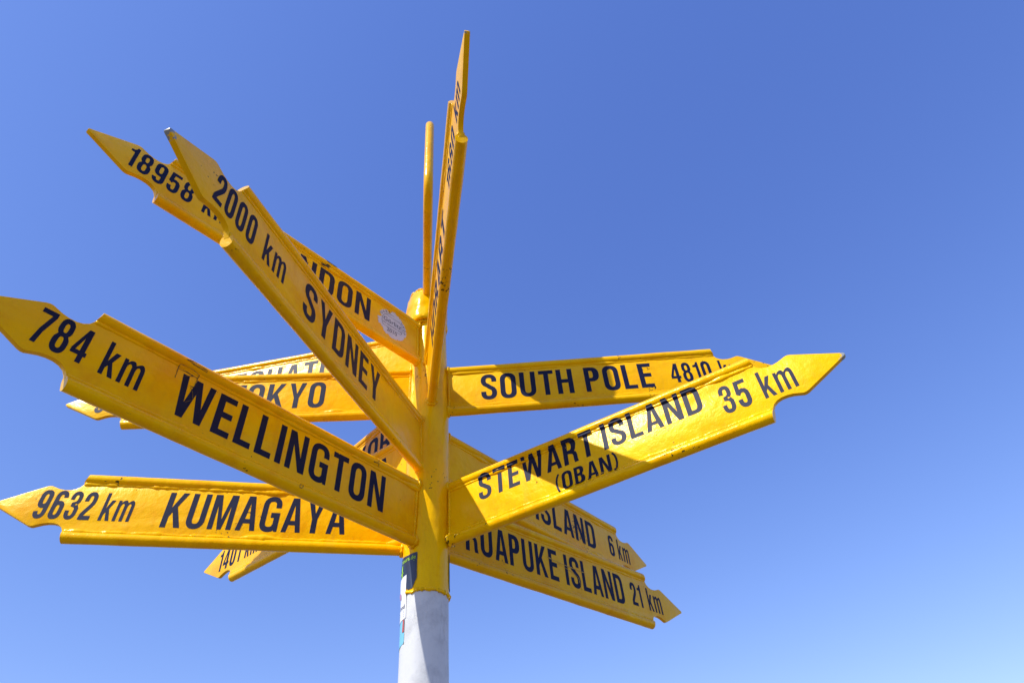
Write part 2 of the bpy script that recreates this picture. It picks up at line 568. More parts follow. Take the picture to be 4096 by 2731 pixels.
    if ch == 'S':
        w = .53
        yt, yb = 1.015 - th / 2, -.015 + th / 2
        a = w / 2 - h
        p = [(w - h, .70)] + arc(w / 2, .76, a, yt - .76, 0, 180, 12)
        p += [(h, .735), (h + .012, .67), (h + .05, .61), (w / 2 - .03, .54), (w / 2 + .03, .485), (w - h - .045, .41), (w - h - .008, .34), (w - h, .27)]
        p += arc(w / 2, .25, a, .25 - yb, 0, -180, 12) + [(h, .31)]
        return w, [[stroke(p)]]
    if ch == '1':
        return .30, [[[(.15, 0), (.30, 0), (.30, 1), (.20, 1), (.175, .92), (.12, .86), (0, .835), (0, .735), (.15, .735)]]]
    if ch == '2':
        w = .48
        yt = 1.015 - th / 2
        p = [(h, .66)] + arc(w / 2, .74, w / 2 - h, yt - .74, 180, 0, 12)
        p += [(w - h, .68), (w - h - .02, .59), (w - h - .07, .50), (h + .08, .27), (h + .03, .18), (h + .01, .0)]
        g = [[stroke(p)], [[(h + .09, 0), (w, 0), (w, th), (h + .09, th)]]]
        return w, g
    if ch == '3':
        w = .48
        yt, yb = 1.015 - th / 2, -.015 + th / 2
        p = [(h, .70)] + arc(w / 2, .77, w / 2 - h - .01, yt - .77, 180, 0, 12) + [(w - h - .02, .66), (w - h - .07, .58), (w / 2 - .03, .545), (w / 2 - .03, .515), (w - h - .06, .48), (w - h, .38)]
        p += arc(w / 2, .26, w / 2 - h, .26 - yb, 0, -180, 12) + [(h, .31)]
        return w, [[stroke(p, t * .95)]]
    if ch == '4':
        w = .50
        o = [(w - .07 - t, 0), (w - .07, 0), (w - .07, .21), (w, .21), (w, .335), (w - .07, .335), (w - .07, 1), (w - .07 - t, 1), (0, .345), (0, .21), (w - .07 - t, .21)]
        i = [(.125, .335), (w - .07 - t, .335), (w - .07 - t, .72)]
        return w, [[o, i]]
    if ch == '5':
        w = .48
        yb = -.015 + th / 2
        p = [(w - .02, 1 - th / 2), (h + .03, 1 - th / 2), (h, .51)]
        g = [[stroke(p, t * .95)]]
        q = [(h - .02, .475), (h + .06, .575), (w / 2 + .02, .605), (w - h - .06, .575), (w - h - .01, .50), (w - h, .42)] + arc(w / 2, .26, w / 2 - h, .26 - yb, 0, -180, 12) + [(h, .30)]
        g.append([stroke(q)])
        return w, g
    if ch in '69':
        w = .48
        o = rrect(0, -.015, w, .64, w / 2, .24)
        i = rrect(t, -.015 + th, w - t, .64 - th, w / 2 - t, .14)
        p = [(w - h, .76)] + arc(w / 2, .76, w / 2 - h, 1.015 - th / 2 - .76, 0, 180, 12) + [(h, .34)]
        g = [[o, i], [stroke(p)]]
        if ch == '9':
            g = [[[(w - x, 1 - y) for x, y in c] for c in s] for s in g]
        return w, g
    if ch == '8':
        w = .49
        o = arc(w / 2, .27, w / 2, .285, -180, 0, 12) + [(w, .34), (w - .015, .42), (w - .06, .485), (w - .085, .53), (w - .045, .58), (w - .02, .65)]
        o += arc(w / 2, .75, w / 2 - .02, .265, 0, 180, 12) + [(.02, .65), (.045, .58), (.085, .53), (.06, .485), (.015, .42), (0, .34)]
        i1 = rrect(t, th - .015, w - t, .47, w / 2 - t, .12)
        i2 = rrect(t + .01, .47 + th * .85, w - t - .01, 1.015 - th, w / 2 - t - .012, .12)
        return w, [[o, i1, i2]]
    if ch == '7':
        w = .48
        return w, [[[(.09, 0), (.245, 0), (.30, .35), (w, .86), (w, 1), (0, 1), (0, .865), (w - .145, .865), (.17, .42)]]]
    if ch == '(':
        return .22, [[stroke([(.20, 1.0), (.10, .82), (.055, .62), (.05, .38), (.10, .14), (.20, -.05)], .10)]]
    if ch == ')':
        return .22, [[stroke([(.02, 1.0), (.12, .82), (.165, .62), (.17, .38), (.12, .14), (.02, -.05)], .10)]]
    return .3, []


def text_bm(s, x0, x1, y0, y1, gap=.125, space=.34):
    """flat lettering mesh filling x0..x1 by y0..y1 (in x right, y up)"""
    adv = 0
    items = []
    for ch in s:
        if ch == ' ':
            adv += space - gap
            continue
        w, g = glyph(ch)
        items.append((adv, g))
        adv += w + gap
        if ch in 'AT' :
            adv -= .025
    total = adv - gap
    sx, sy = (x1 - x0) / total, (y1 - y0)
    bm = bmesh.new()
    for a, g in items:
        for li, loops in enumerate(g):
            vv = [[Vector((p[0], p[1], 0)) for p in lp] for lp in loops]
            tris = tessellate_polygon(vv)
            flat = [p for lp in vv for p in lp]
            bv = [bm.verts.new((x0 + (a + p.x) * sx, y0 + p.y * sy, 0.00012 * li)) for p in flat]
            for t3 in tris:
                try:
                    f = bm.faces.new([bv[i] for i in t3])
                except ValueError:
                    pass
    bmesh.ops.recalc_face_normals(bm, faces=bm.faces[:])
    for f in bm.faces:
        f.normal_update()
        if f.normal.z < 0:
            f.normal_flip()
    return bm


# ------------------------------------------------------------------ the signpost
PX, PY = -0.1748 * K, 1.0 * K
post = bpy.data.objects.new('signpost', None)
COL.objects.link(post)
post.location = (PX, PY, 0)
post['label'] = 'yellow signpost of welded arrow arms pointing all ways on a white pole'
post['category'] = 'signpost'


def ZW(zu):
    return zu * K + EYE


HH, RB, TIPL, WIDE = 0.05136 * K, 0.00896 * K, 0.1192 * K, 0.0351 * K
PT = 0.0074 * K                              # plate thickness
PR = 0.0368 * K                              # pole radius


def lathe(name, prof, mat, parent, seg=72, cx=0.0, lump=0.0, seed=0.0, cap=True):
    vs_, fs = [], []
    for i, (r_, z) in enumerate(prof):
        for k in range(seg):
            a = 2 * math.pi * k / seg
            rr = r_ + lump * nz(math.cos(a) * 3 + seed, math.sin(a) * 3, z * 40) * (1 if r_ > 0.001 else 0)
            vs_.append((cx + rr * math.cos(a), rr * math.sin(a), z))
    for i in range(len(prof) - 1):
        for k in range(seg):
            fs.append((i * seg + k, i * seg + (k + 1) % seg, (i + 1) * seg + (k + 1) % seg, (i + 1) * seg + k))
    if cap:
        fs.append(tuple(range(seg))[::-1])
        fs.append(tuple((len(prof) - 1) * seg + k for k in range(seg)))
    o = mesh_obj(name, vs_, fs, mat, parent)
    sharp_by_angle(o, 40)
    return o


def spaced(z0, z1, n):
    return [z0 + (z1 - z0) * i / n for i in range(n + 1)]


zb = ZW(0.4265)
lathe('pole', [(0.0362 * K, z) for z in spaced(0.0, zb, 60)], M_white, post, lump=0.0006, seed=3)['label'] = 'white painted lower pole with cracked flaking paint'
base = lathe('base_plate', [(0.16, 0.004), (0.16, 0.016), (0.158, 0.018)], M_white, post)
sleeve_prof = [(0.0372 * K, z) for z in spaced(zb + .002, ZW(.60), 14)] + [(0.0385 * K, z) for z in spaced(ZW(.63), ZW(.80), 10)] + [(0.0368 * K, ZW(.84)), (0.0360 * K, ZW(.90)), (0.0345 * K, ZW(.97)), (0.0340 * K, ZW(1.03))]
lathe('sleeve', sleeve_prof, M_yellow, post, lump=0.0012, seed=9)['label'] = 'yellow upper tube of the pole'


def torus_bead(name, R0, r0, z, parent, mat, lump=0.35, cx=0.0, seed=0.0, seg=160, a0=0.0, a1=2 * math.pi, wav=0.0):
    vs_, fs = [], []
    ns_ = 10
    full = abs(a1 - a0 - 2 * math.pi) < 1e-6
    for k in range(seg + (0 if full else 1)):
        a = a0 + (a1 - a0) * k / seg
        c, s = math.cos(a), math.sin(a)
        rr = r0 * (1 + lump * nz(c * 9 + seed, s * 9, 0) + lump * .8 * nz(c * 30 + seed, s * 30, 5))
        dz = wav * nz(c * 4 + seed, s * 4, 8)
        for j in range(ns_):
            b = 2 * math.pi * j / ns_
            q = R0 + rr * math.cos(b)
            vs_.append((cx + q * c, q * s, z + dz + rr * math.sin(b)))
    n = seg if full else seg + 1
    for k in range(seg):
        k2 = (k + 1) % n
        for j in range(ns_):
            j2 = (j + 1) % ns_
            fs.append((k * ns_ + j, k2 * ns_ + j, k2 * ns_ + j2, k * ns_ + j2))
    return mesh_obj(name, vs_, fs, mat, parent)


torus_bead('weld_bead', 0.0366 * K, 0.0042, zb + .003, post, M_yellow, lump=.9, seed=2, wav=.004, a0=R(-131), a1=R(150))

CX = (-0.1835 + 0.1748) * K
capo = lathe('cap', [(0.034 * K, ZW(1.018)), (0.0455 * K - .003, ZW(1.017)), (0.0460 * K, ZW(1.020))] + [(0.0458 * K, z) for z in spaced(ZW(1.03), ZW(1.072), 6)] +
      [(0.0448 * K, ZW(1.084)), (0.0425 * K, ZW(1.098)), (0.0395 * K, ZW(1.110)), (0.0355 * K, ZW(1.121)), (0.031 * K, ZW(1.127)), (0.02 * K, ZW(1.129))], M_yellow, post, cx=CX, lump=0.0035, seed=5)
capo['label'] = 'wider yellow cap tube on top of the post'
torus_bead('weld_bead', 0.0352 * K, 0.0055, ZW(1.014), post, M_weld, lump=.8, cx=CX * .7, seed=7, wav=.003)
torus_bead('weld_bead', 0.0365 * K, 0.0038, ZW(1.117), post, M_weld, lump=.9, cx=CX, seed=17, wav=.004)


def tube_path(pts, rad, ns_=14, lump=0.0, seed=0.0, closed=False, cut=None):
    """verts/faces of a round bar along pts"""
    vs_, fs = [], []
    n = len(pts)
    for i, p in enumerate(pts):
        if closed:
            d = pts[(i + 1) % n] - pts[i - 1]
        else:
            d = pts[min(i + 1, n - 1)] - pts[max(i - 1, 0)]
        d.normalize()
        u = d.cross(Vector((0, 1, 0)))
        if u.length < .1:
            u = d.cross(Vector((1, 0, 0)))
        u.normalize()
        w = d.cross(u)
        r_ = rad * (1 + lump * nz(p.x * 16 + seed, p.y * 16, p.z * 16))
        for j in range(ns_):
            a = 2 * math.pi * j / ns_
            vs_.append(p + u * math.cos(a) * r_ + w * math.sin(a) * r_)
    m = n if closed else n - 1
    for i in range(m):
        i2 = (i + 1) % n
        for j in range(ns_):
            j2 = (j + 1) % ns_
            fs.append((i * ns_ + j, i * ns_ + j2, i2 * ns_ + j2, i2 * ns_ + j))
    if not closed:
        fs.append(tuple(range(ns_))[::-1])
        fs.append(tuple((n - 1) * ns_ + j for j in range(ns_)))
    return vs_, fs


# ---- top panel, seen edge on: sheet inside a bent round-bar frame
th = R(-80.3)
top = bpy.data.objects.new('top_panel', None)
COL.objects.link(top)
top.parent = post
top.location = (CX, 0, ZW(1.247))
top.rotation_euler = (0, 0, th)
HL, HZ, CR, FR = 0.306 * K, 0.152 * K, 0.062 * K, 0.0092 * K
pth = []
for cx_, cz_, a0 in ((HL - CR, HZ - CR, 0), (-HL + CR, HZ - CR, 90), (-HL + CR, -HZ + CR, 180), (HL - CR, -HZ + CR, 270)):
    for k in range(9):
        a = R(a0 + 90 * k / 8)
        pth.append(Vector((cx_ + CR * math.cos(a), 0, cz_ + CR * math.sin(a))))
v_, f_ = tube_path(pth, FR, 18, closed=True)
mesh_obj('frame', v_, f_, M_yellow, top)
bm = bmesh.new()
ring_f = [bm.verts.new((p.x, .003, p.z)) for p in pth]
ring_b = [bm.verts.new((p.x, -.003, p.z)) for p in pth]
bm.faces.new(ring_f[::-1])
bm.faces.new(ring_b)
for i in range(len(pth)):
    j = (i + 1) % len(pth)
    bm.faces.new((ring_f[i], ring_f[j], ring_b[j], ring_b[i]))
bmesh.ops.recalc_face_normals(bm, faces=bm.faces[:])
bm_obj('sheet', bm, M_yellow, top, smooth=False)
top['label'] = 'top panel seen edge on above the cap, round barred frame'


# ---- the arms
def surf(v):
    """height of the bare surface above the plate's mid plane at height v"""
    a = abs(v)
    h = PT / 2
    if a > HH - RB * .93:
        q = RB * RB - (a - HH) ** 2
        if q > 0:
            h = max(h, math.sqrt(q))
    # weld fillet
    d = abs(a - (HH - RB * 1.02))
    if d < .0065:
        h = max(h, PT / 2 + .0056 * (1 - (d / .0065) ** 2))
    return h


def plate_outline(S, hh):
    r0 = PR * .86
    top_ = [(r0, hh), (S - .002, hh), (S + .003, hh * .91), (S + .006, hh * .80), (S + .012, hh * .69), (S + .022, hh * .61), (S + .034, hh * .572), (S + .048, hh * .572), (S + .061, hh * .600),
            (S + .073, hh * .650), (S + .082, hh * .690), (S + .088, hh * .692), (S + .095, hh * .668), (S + TIPL - .009, .0072), (S + TIPL - .003, .0048), (S + TIPL, .0018)]
    bot = [(x, -y) for x, y in reversed(top_)]
    return top_ + bot


rnd = random.Random(11)
ARM_M = {}


def make_arm(key, az, zu, Su, tilt, lean, off, wear, texts, label, seam=1.2, both=True):
    """texts: (name, string, s_left, s_right, v0, v1) in survey units, v as a share of the half height"""
    d = Vector((math.cos(az), math.sin(az), 0))
    n = Vector((-math.sin(az), math.cos(az), 0))
    D = d * math.cos(tilt) + Vector((0, 0, math.sin(tilt)))
    V = Vector((0, 0, 1)) * math.cos(tilt) - d * math.sin(tilt)
    V = V * math.cos(lean) + n * math.sin(lean)
    N = V.cross(D) * -1            # D x V
    S = Su * K
    # local frame: X along the arm with 0 at the shoulder, Y = -normal side, Z up
    O = Vector(((-0.17378 + 0.1748) * K, 0, ZW(zu))) + n * off * K + D * S
    Y = V.cross(D)
    M = Matrix((D, Y, V)).transposed().to_4x4()
    M.translation = O
    ol = [(x - S, z) for x, z in plate_outline(S, HH)]
    bm = bmesh.new()
    fa = [bm.verts.new((x, -PT / 2, z)) for x, z in ol]
    fb = [bm.verts.new((x, PT / 2, z)) for x, z in ol]
    bm.faces.new(fa)
    bm.faces.new(fb[::-1])
    for i in range(len(ol)):
        j = (i + 1) % len(ol)
        bm.faces.new((fa[i], fb[i], fb[j], fa[j]))
    bmesh.ops.recalc_face_normals(bm, faces=bm.faces[:])
    rim = [e for e in bm.edges if abs(e.verts[0].co.y - e.verts[1].co.y) < 1e-6]
    bmesh.ops.bevel(bm, geom=rim, offset=.0011, segments=2, affect='EDGES', profile=.6)
    arm = bm_obj('sign_arm', bm, M_arm, post)
    sharp_by_angle(arm, 30)
    arm.matrix_local = M
    ARM_M[key] = M
    arm['label'] = label
    arm['wear'] = wear
    r0 = PR * .9 - S
    # edge bars
    for sg in (1, -1):
        e_out, e_in = rnd.uniform(-.004, 0), rnd.uniform(.002, .008)
        pts = [Vector((r0 + (0 - r0) * i / 24, 0, sg * HH)) for i in range(25)]
        v_, f_ = tube_path(pts, RB, 22, lump=.045, seed=rnd.random() * 50)
        # slanted sawn end
        for q in range(22):
            v = v_[24 * 22 + q]
            tt = (v.z - sg * HH) / RB * sg
            v.x = (e_out if tt > 0 else e_in) * abs(tt)
        b = mesh_obj('edge_bar', v_, f_, M_yellow, arm)
        sharp_by_angle(b, 40)
        # weld seams along bar and plate, both faces
    ws, wf = [], []
    for sg in (1, -1):
        for fy in (-1, 1):
            pts = []
            sd_ = rnd.random() * 90
            nseg = 150
            for i in range(nseg + 1):
                x = r0 + (0.004 - r0) * i / nseg
                wob = .0007 * nz(x * 14, sd_) + .0005 * nz(x * 50, sd_)
                pts.append(Vector((x, fy * (PT / 2 - .0004), sg * (HH - RB * 1.02 + wob))))
            v_, f_ = [], []
            for i, p in enumerate(pts):
                u_ = i / nseg
                blob = max(0, nz(p.x * 11, sd_, 3) - .18) * 3.0 * seam
                ripple = .16 * math.sin(p.x * 900 + 4 * nz(p.x * 30, sd_))
                r_ = .0037 * (1 + (.45 * nz(p.x * 22, sd_, 7) + ripple * .6 + .25 * nz(p.x * 120, sd_, 1)) * seam + blob)
                r_ *= (.75 + .25 * seam)
                for j in range(9):
                    a = 2 * math.pi * j / 9
                    v_.append(Vector((p.x, p.y + math.sin(a) * r_ * .78, p.z + math.cos(a) * r_ * 1.25)))
            for i in range(nseg):
                for j in range(9):
                    j2 = (j + 1) % 9
                    f_.append((i * 9 + j, i * 9 + j2, (i + 1) * 9 + j2, (i + 1) * 9 + j))
            f_.append(tuple(range(9))[::-1])
            f_.append(tuple(nseg * 9 + j for j in range(9)))
            b0 = len(ws)
            ws += v_
            wf += [tuple(k + b0 for k in f) for f in f_]
            # spatter
            for _ in range(5):
                sx = rnd.uniform(r0 + .05, -.01)
                sz = sg * (HH - RB * 1.02 - rnd.uniform(.006, .016))
                rr = rnd.uniform(.0008, .0017)
                b0 = len(ws)
                for a in range(6):
                    ws.append(Vector((sx + rr * math.cos(a * R(60)), fy * PT / 2, sz + rr * math.sin(a * R(60)))))
                ws.append(Vector((sx, fy * (PT / 2 + rr * .9), sz)))
                for a in range(6):
                    wf.append((b0 + a, b0 + (a + 1) % 6, b0 + 6))
    o = mesh_obj('weld_seam', ws, wf, M_yellow, arm)
    o['kind'] = 'stuff'
    # root weld, down the line where plate meets pole, and a collar at each bar
    ws, wf = [], []
    for fy in (-1, 1):
        sd_ = rnd.random() * 90
        nseg = 70
        hw = PT / 2
        xr = math.sqrt(max(0.0, (0.0385 * K) ** 2 - hw * hw)) - S + .001
        for i in range(nseg + 1):
            z = -HH + 2 * HH * i / nseg
            r_ = .0042 * (1 + .5 * nz(z * 60, sd_) + .25 * math.sin(z * 700))
            for j in range(8):
                a = 2 * math.pi * j / 8
                ws.append(Vector((xr + math.cos(a) * r_, fy * hw + math.sin(a) * r_, z)))
        b0 = len(ws) - (nseg + 1) * 8
        for i in range(nseg):
            for j in range(8):
                j2 = (j + 1) % 8
                wf.append((b0 + i * 8 + j, b0 + i * 8 + j2, b0 + (i + 1) * 8 + j2, b0 + (i + 1) * 8 + j))
    for sg in (1, -1):
        sd_ = rnd.random() * 90
        b0 = len(ws)
        for k in range(32):
            a = 2 * math.pi * k / 32
            yy, zz = math.cos(a) * RB, math.sin(a) * RB
            xx = math.sqrt(max(0, (0.0385 * K) ** 2 - yy * yy)) - S
            r_ = .0048 * (1 + .7 * nz(math.cos(a) * 2.5, math.sin(a) * 2.5, sd_))
            for j in range(8):
                b = 2 * math.pi * j / 8
                q = 1 + math.cos(b) * r_ / RB
                ws.append(Vector((xx + math.sin(b) * r_, yy * q, zz * q + sg * HH)))
        for k in range(32):
            k2 = (k + 1) % 32
            for j in range(8):
                j2 = (j + 1) % 8
                wf.append((b0 + k * 8 + j, b0 + k * 8 + j2, b0 + k2 * 8 + j2, b0 + k2 * 8 + j))
    o = mesh_obj('root_weld', ws, wf, M_weld, arm)
    o['kind'] = 'stuff'
    # lettering; camera-side face and its mirror on the other face
    cam_local = M.inverted() @ Vector((-PX, -PY, EYE))
    side = -1 if cam_local.y < 0 else 1          # local y sign of the face we see
    for fy in ((side, -side) if both else (side,)):
        # reading direction (right) along local x: +x when face is at -y, -x when at +y
        rd = 1 if fy < 0 else -1
        tb = texts
        for (nm, s_, sA, sB, v0, v1) in tb:
            a, b = sA * K - S, sB * K - S
            lo, hi = min(a, b), max(a, b)
            bm = text_bm(s_, lo if rd > 0 else -hi, hi if rd > 0 else -lo, v0 * HH, v1 * HH)
            if max(abs(v0), abs(v1)) > .72:
                for q in range(30):
                    lv = (.70 + .013 * q) * HH
                    for s2 in (1, -1):
                        bmesh.ops.bisect_plane(bm, geom=bm.verts[:] + bm.edges[:] + bm.faces[:], plane_co=(0, s2 * lv, 0), plane_no=(0, 1, 0))
            for v in bm.verts:
                x, y, z = v.co
                v.co = Vector((x * rd, fy * (surf(y) + .0005 + z), y))
            bm.normal_update()
            for f in bm.faces:
                if f.normal.y * fy < 0:
                    f.normal_flip()
            bm_obj(nm, bm, M_vinyl, arm, smooth=max(abs(v0), abs(v1)) > .72)
    return arm


BIG = (-.57, .65)
SML = (-.43, .53)
P_, D_ = 'place_name', 'distance'
B_, S_ = BIG, SML
ARMS = [
    ('A', -2.19093, 0.56011, 0.57738, 0.00441, 0.03137, 0.00802, 0.00,
     [(D_, '784', 0.632, 0.572, *S_), (D_, 'km', 0.554, 0.506, *S_), (P_, 'WELLINGTON', 0.462, 0.108, *B_)],
     'large arm reading WELLINGTON 784 km, its arrow point cut off by the left frame edge', 0.9),
    ('B', -1.81592, 0.69851, 0.57929, -0.03178, -0.01539, -0.00210, 0.48,
     [(D_, '2000', 0.621, 0.543, *S_), (D_, 'km', 0.524, 0.476, *S_), (P_, 'SYDNEY', 0.43, 0.203, *B_)],
     'shaded arm reading SYDNEY 2000 km with a bare grey metal tip', 0.9),
    ('C', -2.21943, 0.95610, 0.58187, -0.01108, -0.02107, -0.00121, 0.20,
     [(D_, '18958', 0.641, 0.535, *S_), (D_, 'km', 0.516, 0.468, *S_), (P_, 'LONDON', 0.41, 0.165, *B_)],
     'arm reading LONDON 18958 km with a round sticker near the cap', 0.9),
    ('D', 3.23801, 0.84480, 0.57534, 0.00297, 0.00508, -0.00072, 0.00,
     [(D_, '9567', 0.637, 0.555, *S_), (D_, 'km', 0.535, 0.487, *S_), (P_, 'TOKYO', 0.39, 0.205, *B_)],
     'sunlit arm reading TOKYO behind the Wellington and Sydney arms', 1.2),
    ('E', 3.03369, 0.95316, 0.58000, -0.00000, 0.00000, -0.00000, 0.00,
     [(D_, '5133', 0.637, 0.555, *S_), (D_, 'km', 0.535, 0.487, *S_), (P_, 'EQUATOR', 0.44, 0.168, *B_)],
     'glaring sunlit arm reading EQUATOR just above the Tokyo arm', 0.9),
    ('F', -2.92027, 0.56190, 0.55499, 0.03751, -0.00818, -0.00678, 0.00,
     [(D_, '9632', 0.612, 0.528, *S_), (D_, 'km', 0.515, 0.469, *S_), (P_, 'KUMAGAYA', 0.421, 0.135, *B_)],
     'lowest left arm reading KUMAGAYA 9632 km in full sun', 1.5),
    ('G', 2.54114, 0.70552, 0.57892, 0.00687, 0.00765, 0.00146, 0.00,
     [(D_, '1401', 0.64, 0.56, *S_), (D_, 'km', 0.542, 0.497, *S_), (P_, 'CAPE REINGA', 0.45, 0.1, *B_)],
     'arm ending in 1401 km that pokes out below the Kumagaya arm', 0.9),
    ('N', 2.39624, 0.80362, 0.58000, 0.00000, -0.00030, -0.00124, 0.00,
     [(D_, '15008', 0.64, 0.54, *S_), (D_, 'km', 0.522, 0.478, *S_), (P_, 'NEW YORK', 0.42, 0.076, *B_)],
     'arm showing only the letters YO in the gap between Sydney and Wellington', 0.9),
    ('H', 0.04049, 0.84144, 0.57879, -0.00298, -0.00802, -0.00163, 0.00,
     [(P_, 'SOUTH', 0.103, 0.287, *B_), (P_, 'POLE', 0.311, 0.447, *B_), (D_, '4810', 0.484, 0.567, *S_), (D_, 'km', 0.585, 0.631, *S_)],
     'arm reading SOUTH POLE 4810 km crossed by a broad shadow', 0.9),
    ('I', -0.46539, 0.56794, 0.57986, 0.01877, 0.03910, 0.01334, 0.45,
     [(P_, 'STEWART', 0.099, 0.314, -0.01, 0.91), (P_, 'ISLAND', 0.331, 0.495, -0.01, 0.91), (P_, '(OBAN)', 0.241, 0.348, -0.82, -0.2), (D_, '35', 0.521, 0.563, *S_), (D_, 'km', 0.58, 0.628, *S_)],
     'bright arm reading STEWART ISLAND (OBAN) 35 km with a bare metal tip', 1.3),
    ('J', 0.90302, 0.69772, 0.58408, -0.01170, -0.00837, -0.00739, 0.00,
     [(P_, 'DOG', 0.175, 0.265, *B_), (P_, 'ISLAND', 0.287, 0.495, *B_), (D_, '6', 0.548, 0.568, *S_), (D_, 'km', 0.583, 0.629, *S_)],
     'shaded far arm ending in ISLAND 6 km above the Ruapuke arm', 0.9),
    ('K', 0.80622, 0.56099, 0.58624, -0.00720, 0.01598, -0.00058, 0.00,
     [(P_, 'RUAPUKE', 0.08, 0.31, *B_), (P_, 'ISLAND', 0.33, 0.505, *B_), (D_, '21', 0.53, 0.565, *S_), (D_, 'km', 0.585, 0.632, *S_)],
     'shaded arm reading RUAPUKE ISLAND 21 km at the lower right', 0.9),
    ('L', -1.34010, 0.84268, 0.57815, 0.01832, -0.07947, -0.00226, 0.25,
     [(P_, 'HOBART', 0.145, 0.41, *B_), (D_, '1680', 0.47, 0.56, *S_), (D_, 'km', 0.583, 0.629, *S_)],
     'steep arm pointing overhead, reading HOBART 1680 km, seen nearly edge on', 0.9),
]
arms = {}
for a in ARMS:
    arms[a[0]] = make_arm(*a)


# ------------------------------------------------------------------ stickers, tape residue, scars
def tri_sheet(name, loops, mat, parent, place):
    """flat polygon (outer + holes) placed through a mapping (x, y) -> Vector"""
    vv = [[Vector((p[0], p[1], 0)) for p in lp] for lp in loops]
    tris = tessellate_polygon(vv)
    flat = [p for lp in loops for p in lp]
    return mesh_obj(name, [place(*p) for p in flat], [tuple(t) for t in tris], mat, parent, smooth=False)


def on_face(key, lift=.0008):
    """survey units along the arm and above its axis -> arm local point on the camera-side face"""
    arm = arms[key]
    S = [a for a in ARMS if a[0] == key][0][3] * K
    cl = ARM_M[key].inverted() @ Vector((-PX, -PY, EYE))
    sd_ = -1 if cl.y < 0 else 1

    def f(sx, vy):
        return Vector((sx * K - S, sd_ * (surf(vy * K) + lift), vy * K))
    return f, (1 if sd_ < 0 else -1)


def ragged(cx, cy, rx, ry, n, amp, seed, fine=.5):
    out = []
    for i in range(n):
        a = 2 * math.pi * i / n
        q = 1 - amp * max(0, nz(math.cos(a) * 2.2 + seed, math.sin(a) * 2.2)) * 2 - amp * fine * abs(nz(math.cos(a) * 11, math.sin(a) * 11, seed))
        out.append((cx + rx * q * math.cos(a), cy + ry * q * math.sin(a)))
    return out


def font_mesh(name, body, size, mat, parent, place, sx=1.0):
    cu = bpy.data.curves.new(name, 'FONT')
    cu.body = body
    cu.size = size
    cu.align_x = 'CENTER'
    cu.resolution_u = 3
    ob = bpy.data.objects.new(name, cu)
    COL.objects.link(ob)
    dg = bpy.context.evaluated_depsgraph_get()
    me = bpy.data.meshes.new_from_object(ob.evaluated_get(dg))
    vs_ = [place(v.co.x * sx, v.co.y) for v in me.vertices]
    fs = [tuple(p.vertices) for p in me.polygons]
    bpy.data.objects.remove(ob)
    return mesh_obj(name, vs_, fs, mat, parent, smooth=False)


# round town sticker on the London arm, half weathered away
f, rd = on_face('C', .0006)
CXs, CYs, RS = .1085, .0020, .0385
st = tri_sheet('sticker', [ragged(CXs, CYs, RS * 1.0, RS * 1.0, 150, .20, 4.0, .9)], M_stk_white, arms['C'], f)
st['label'] = 'ragged round white sticker with thin black print'


def ink(lift):
    g, _ = on_face('C', lift)
    return lambda x, y: g(CXs + rd * x, CYs + y)


pi_ = ink(.0010)


def ring_pts(r0, r1, a0, a1, n=28):
    o = [(r0 * math.cos(R(a0 + (a1 - a0) * i / n)), r0 * math.sin(R(a0 + (a1 - a0) * i / n))) for i in range(n + 1)]
    o += [(r1 * math.cos(R(a1 - (a1 - a0) * i / n)), r1 * math.sin(R(a1 - (a1 - a0) * i / n))) for i in range(n + 1)]
    return o


def join_polys(name, polys, mat, parent, place):
    vs_, fs = [], []
    for lp in polys:
        b0 = len(vs_)
        for t in tessellate_polygon([[Vector((p[0], p[1], 0)) for p in lp]]):
            fs.append(tuple(k + b0 for k in t))
        vs_ += [place(*p) for p in lp]
    return mesh_obj(name, vs_, fs, mat, parent, smooth=False)


join_polys('sticker_ring', [ring_pts(.0262, .0270, -28, 52), ring_pts(.0262, .0270, 80, 212),
                            [(-.0228, -.0130), (.0228, -.0130), (.0228, -.0137), (-.0228, -.0137)],
                            [(-.0180, .0190), (.0190, .0190), (.0190, .0183), (-.0180, .0183)]], M_ink, arms['C'], pi_)
font_mesh('sticker_text', 'G\u00f6rlitz', .0165, M_ink, arms['C'], lambda x, y: pi_(x, y + .0005))
font_mesh('sticker_text', 'Wir bewerben uns!', .0062, M_ink, arms['C'], lambda x, y: pi_(x, y - .0075))
font_mesh('sticker_text', '2010', .0135, M_ink, arms['C'], lambda x, y: pi_(x, y - .0245))
for q, ch in enumerate('UKRA'):
    a = R(150 - q * 15)
    font_mesh('sticker_text', ch, .0085, M_ink, arms['C'],
              lambda x, y, a=a: pi_(.0295 * math.cos(a) + x * math.sin(a) + y * math.cos(a), .0295 * math.sin(a) - x * math.cos(a) + y * math.sin(a)))
for q, ch in enumerate('UKOP'):
    a = R(38 - q * 15)
    font_mesh('sticker_text', ch, .0085, M_ink, arms['C'],
              lambda x, y, a=a: pi_(.0295 * math.cos(a) + x * math.sin(a) + y * math.cos(a), .0295 * math.sin(a) - x * math.cos(a) + y * math.sin(a)))

M_scar = plain('dark_scar', (0.055, 0.045, 0.012), 0.6)
M_line = plain('tape_edge_grime', (0.10, 0.055, 0.01), 0.6)
M_show = plain('yellow_showing_through', (0.62, 0.36, 0.01), 0.45)
f, rd = on_face('C', .0009)
join_polys('paint_scar', [ragged(.268, .0565, .0150, .0052, 60, .35, 2.0, 1.2), ragged(.279, .0400, .0105, .0032, 40, .4, 7.0), ragged(.273, .0455, .0060, .0016, 30, .5, 9.0)], M_scar, arms['C'], f)


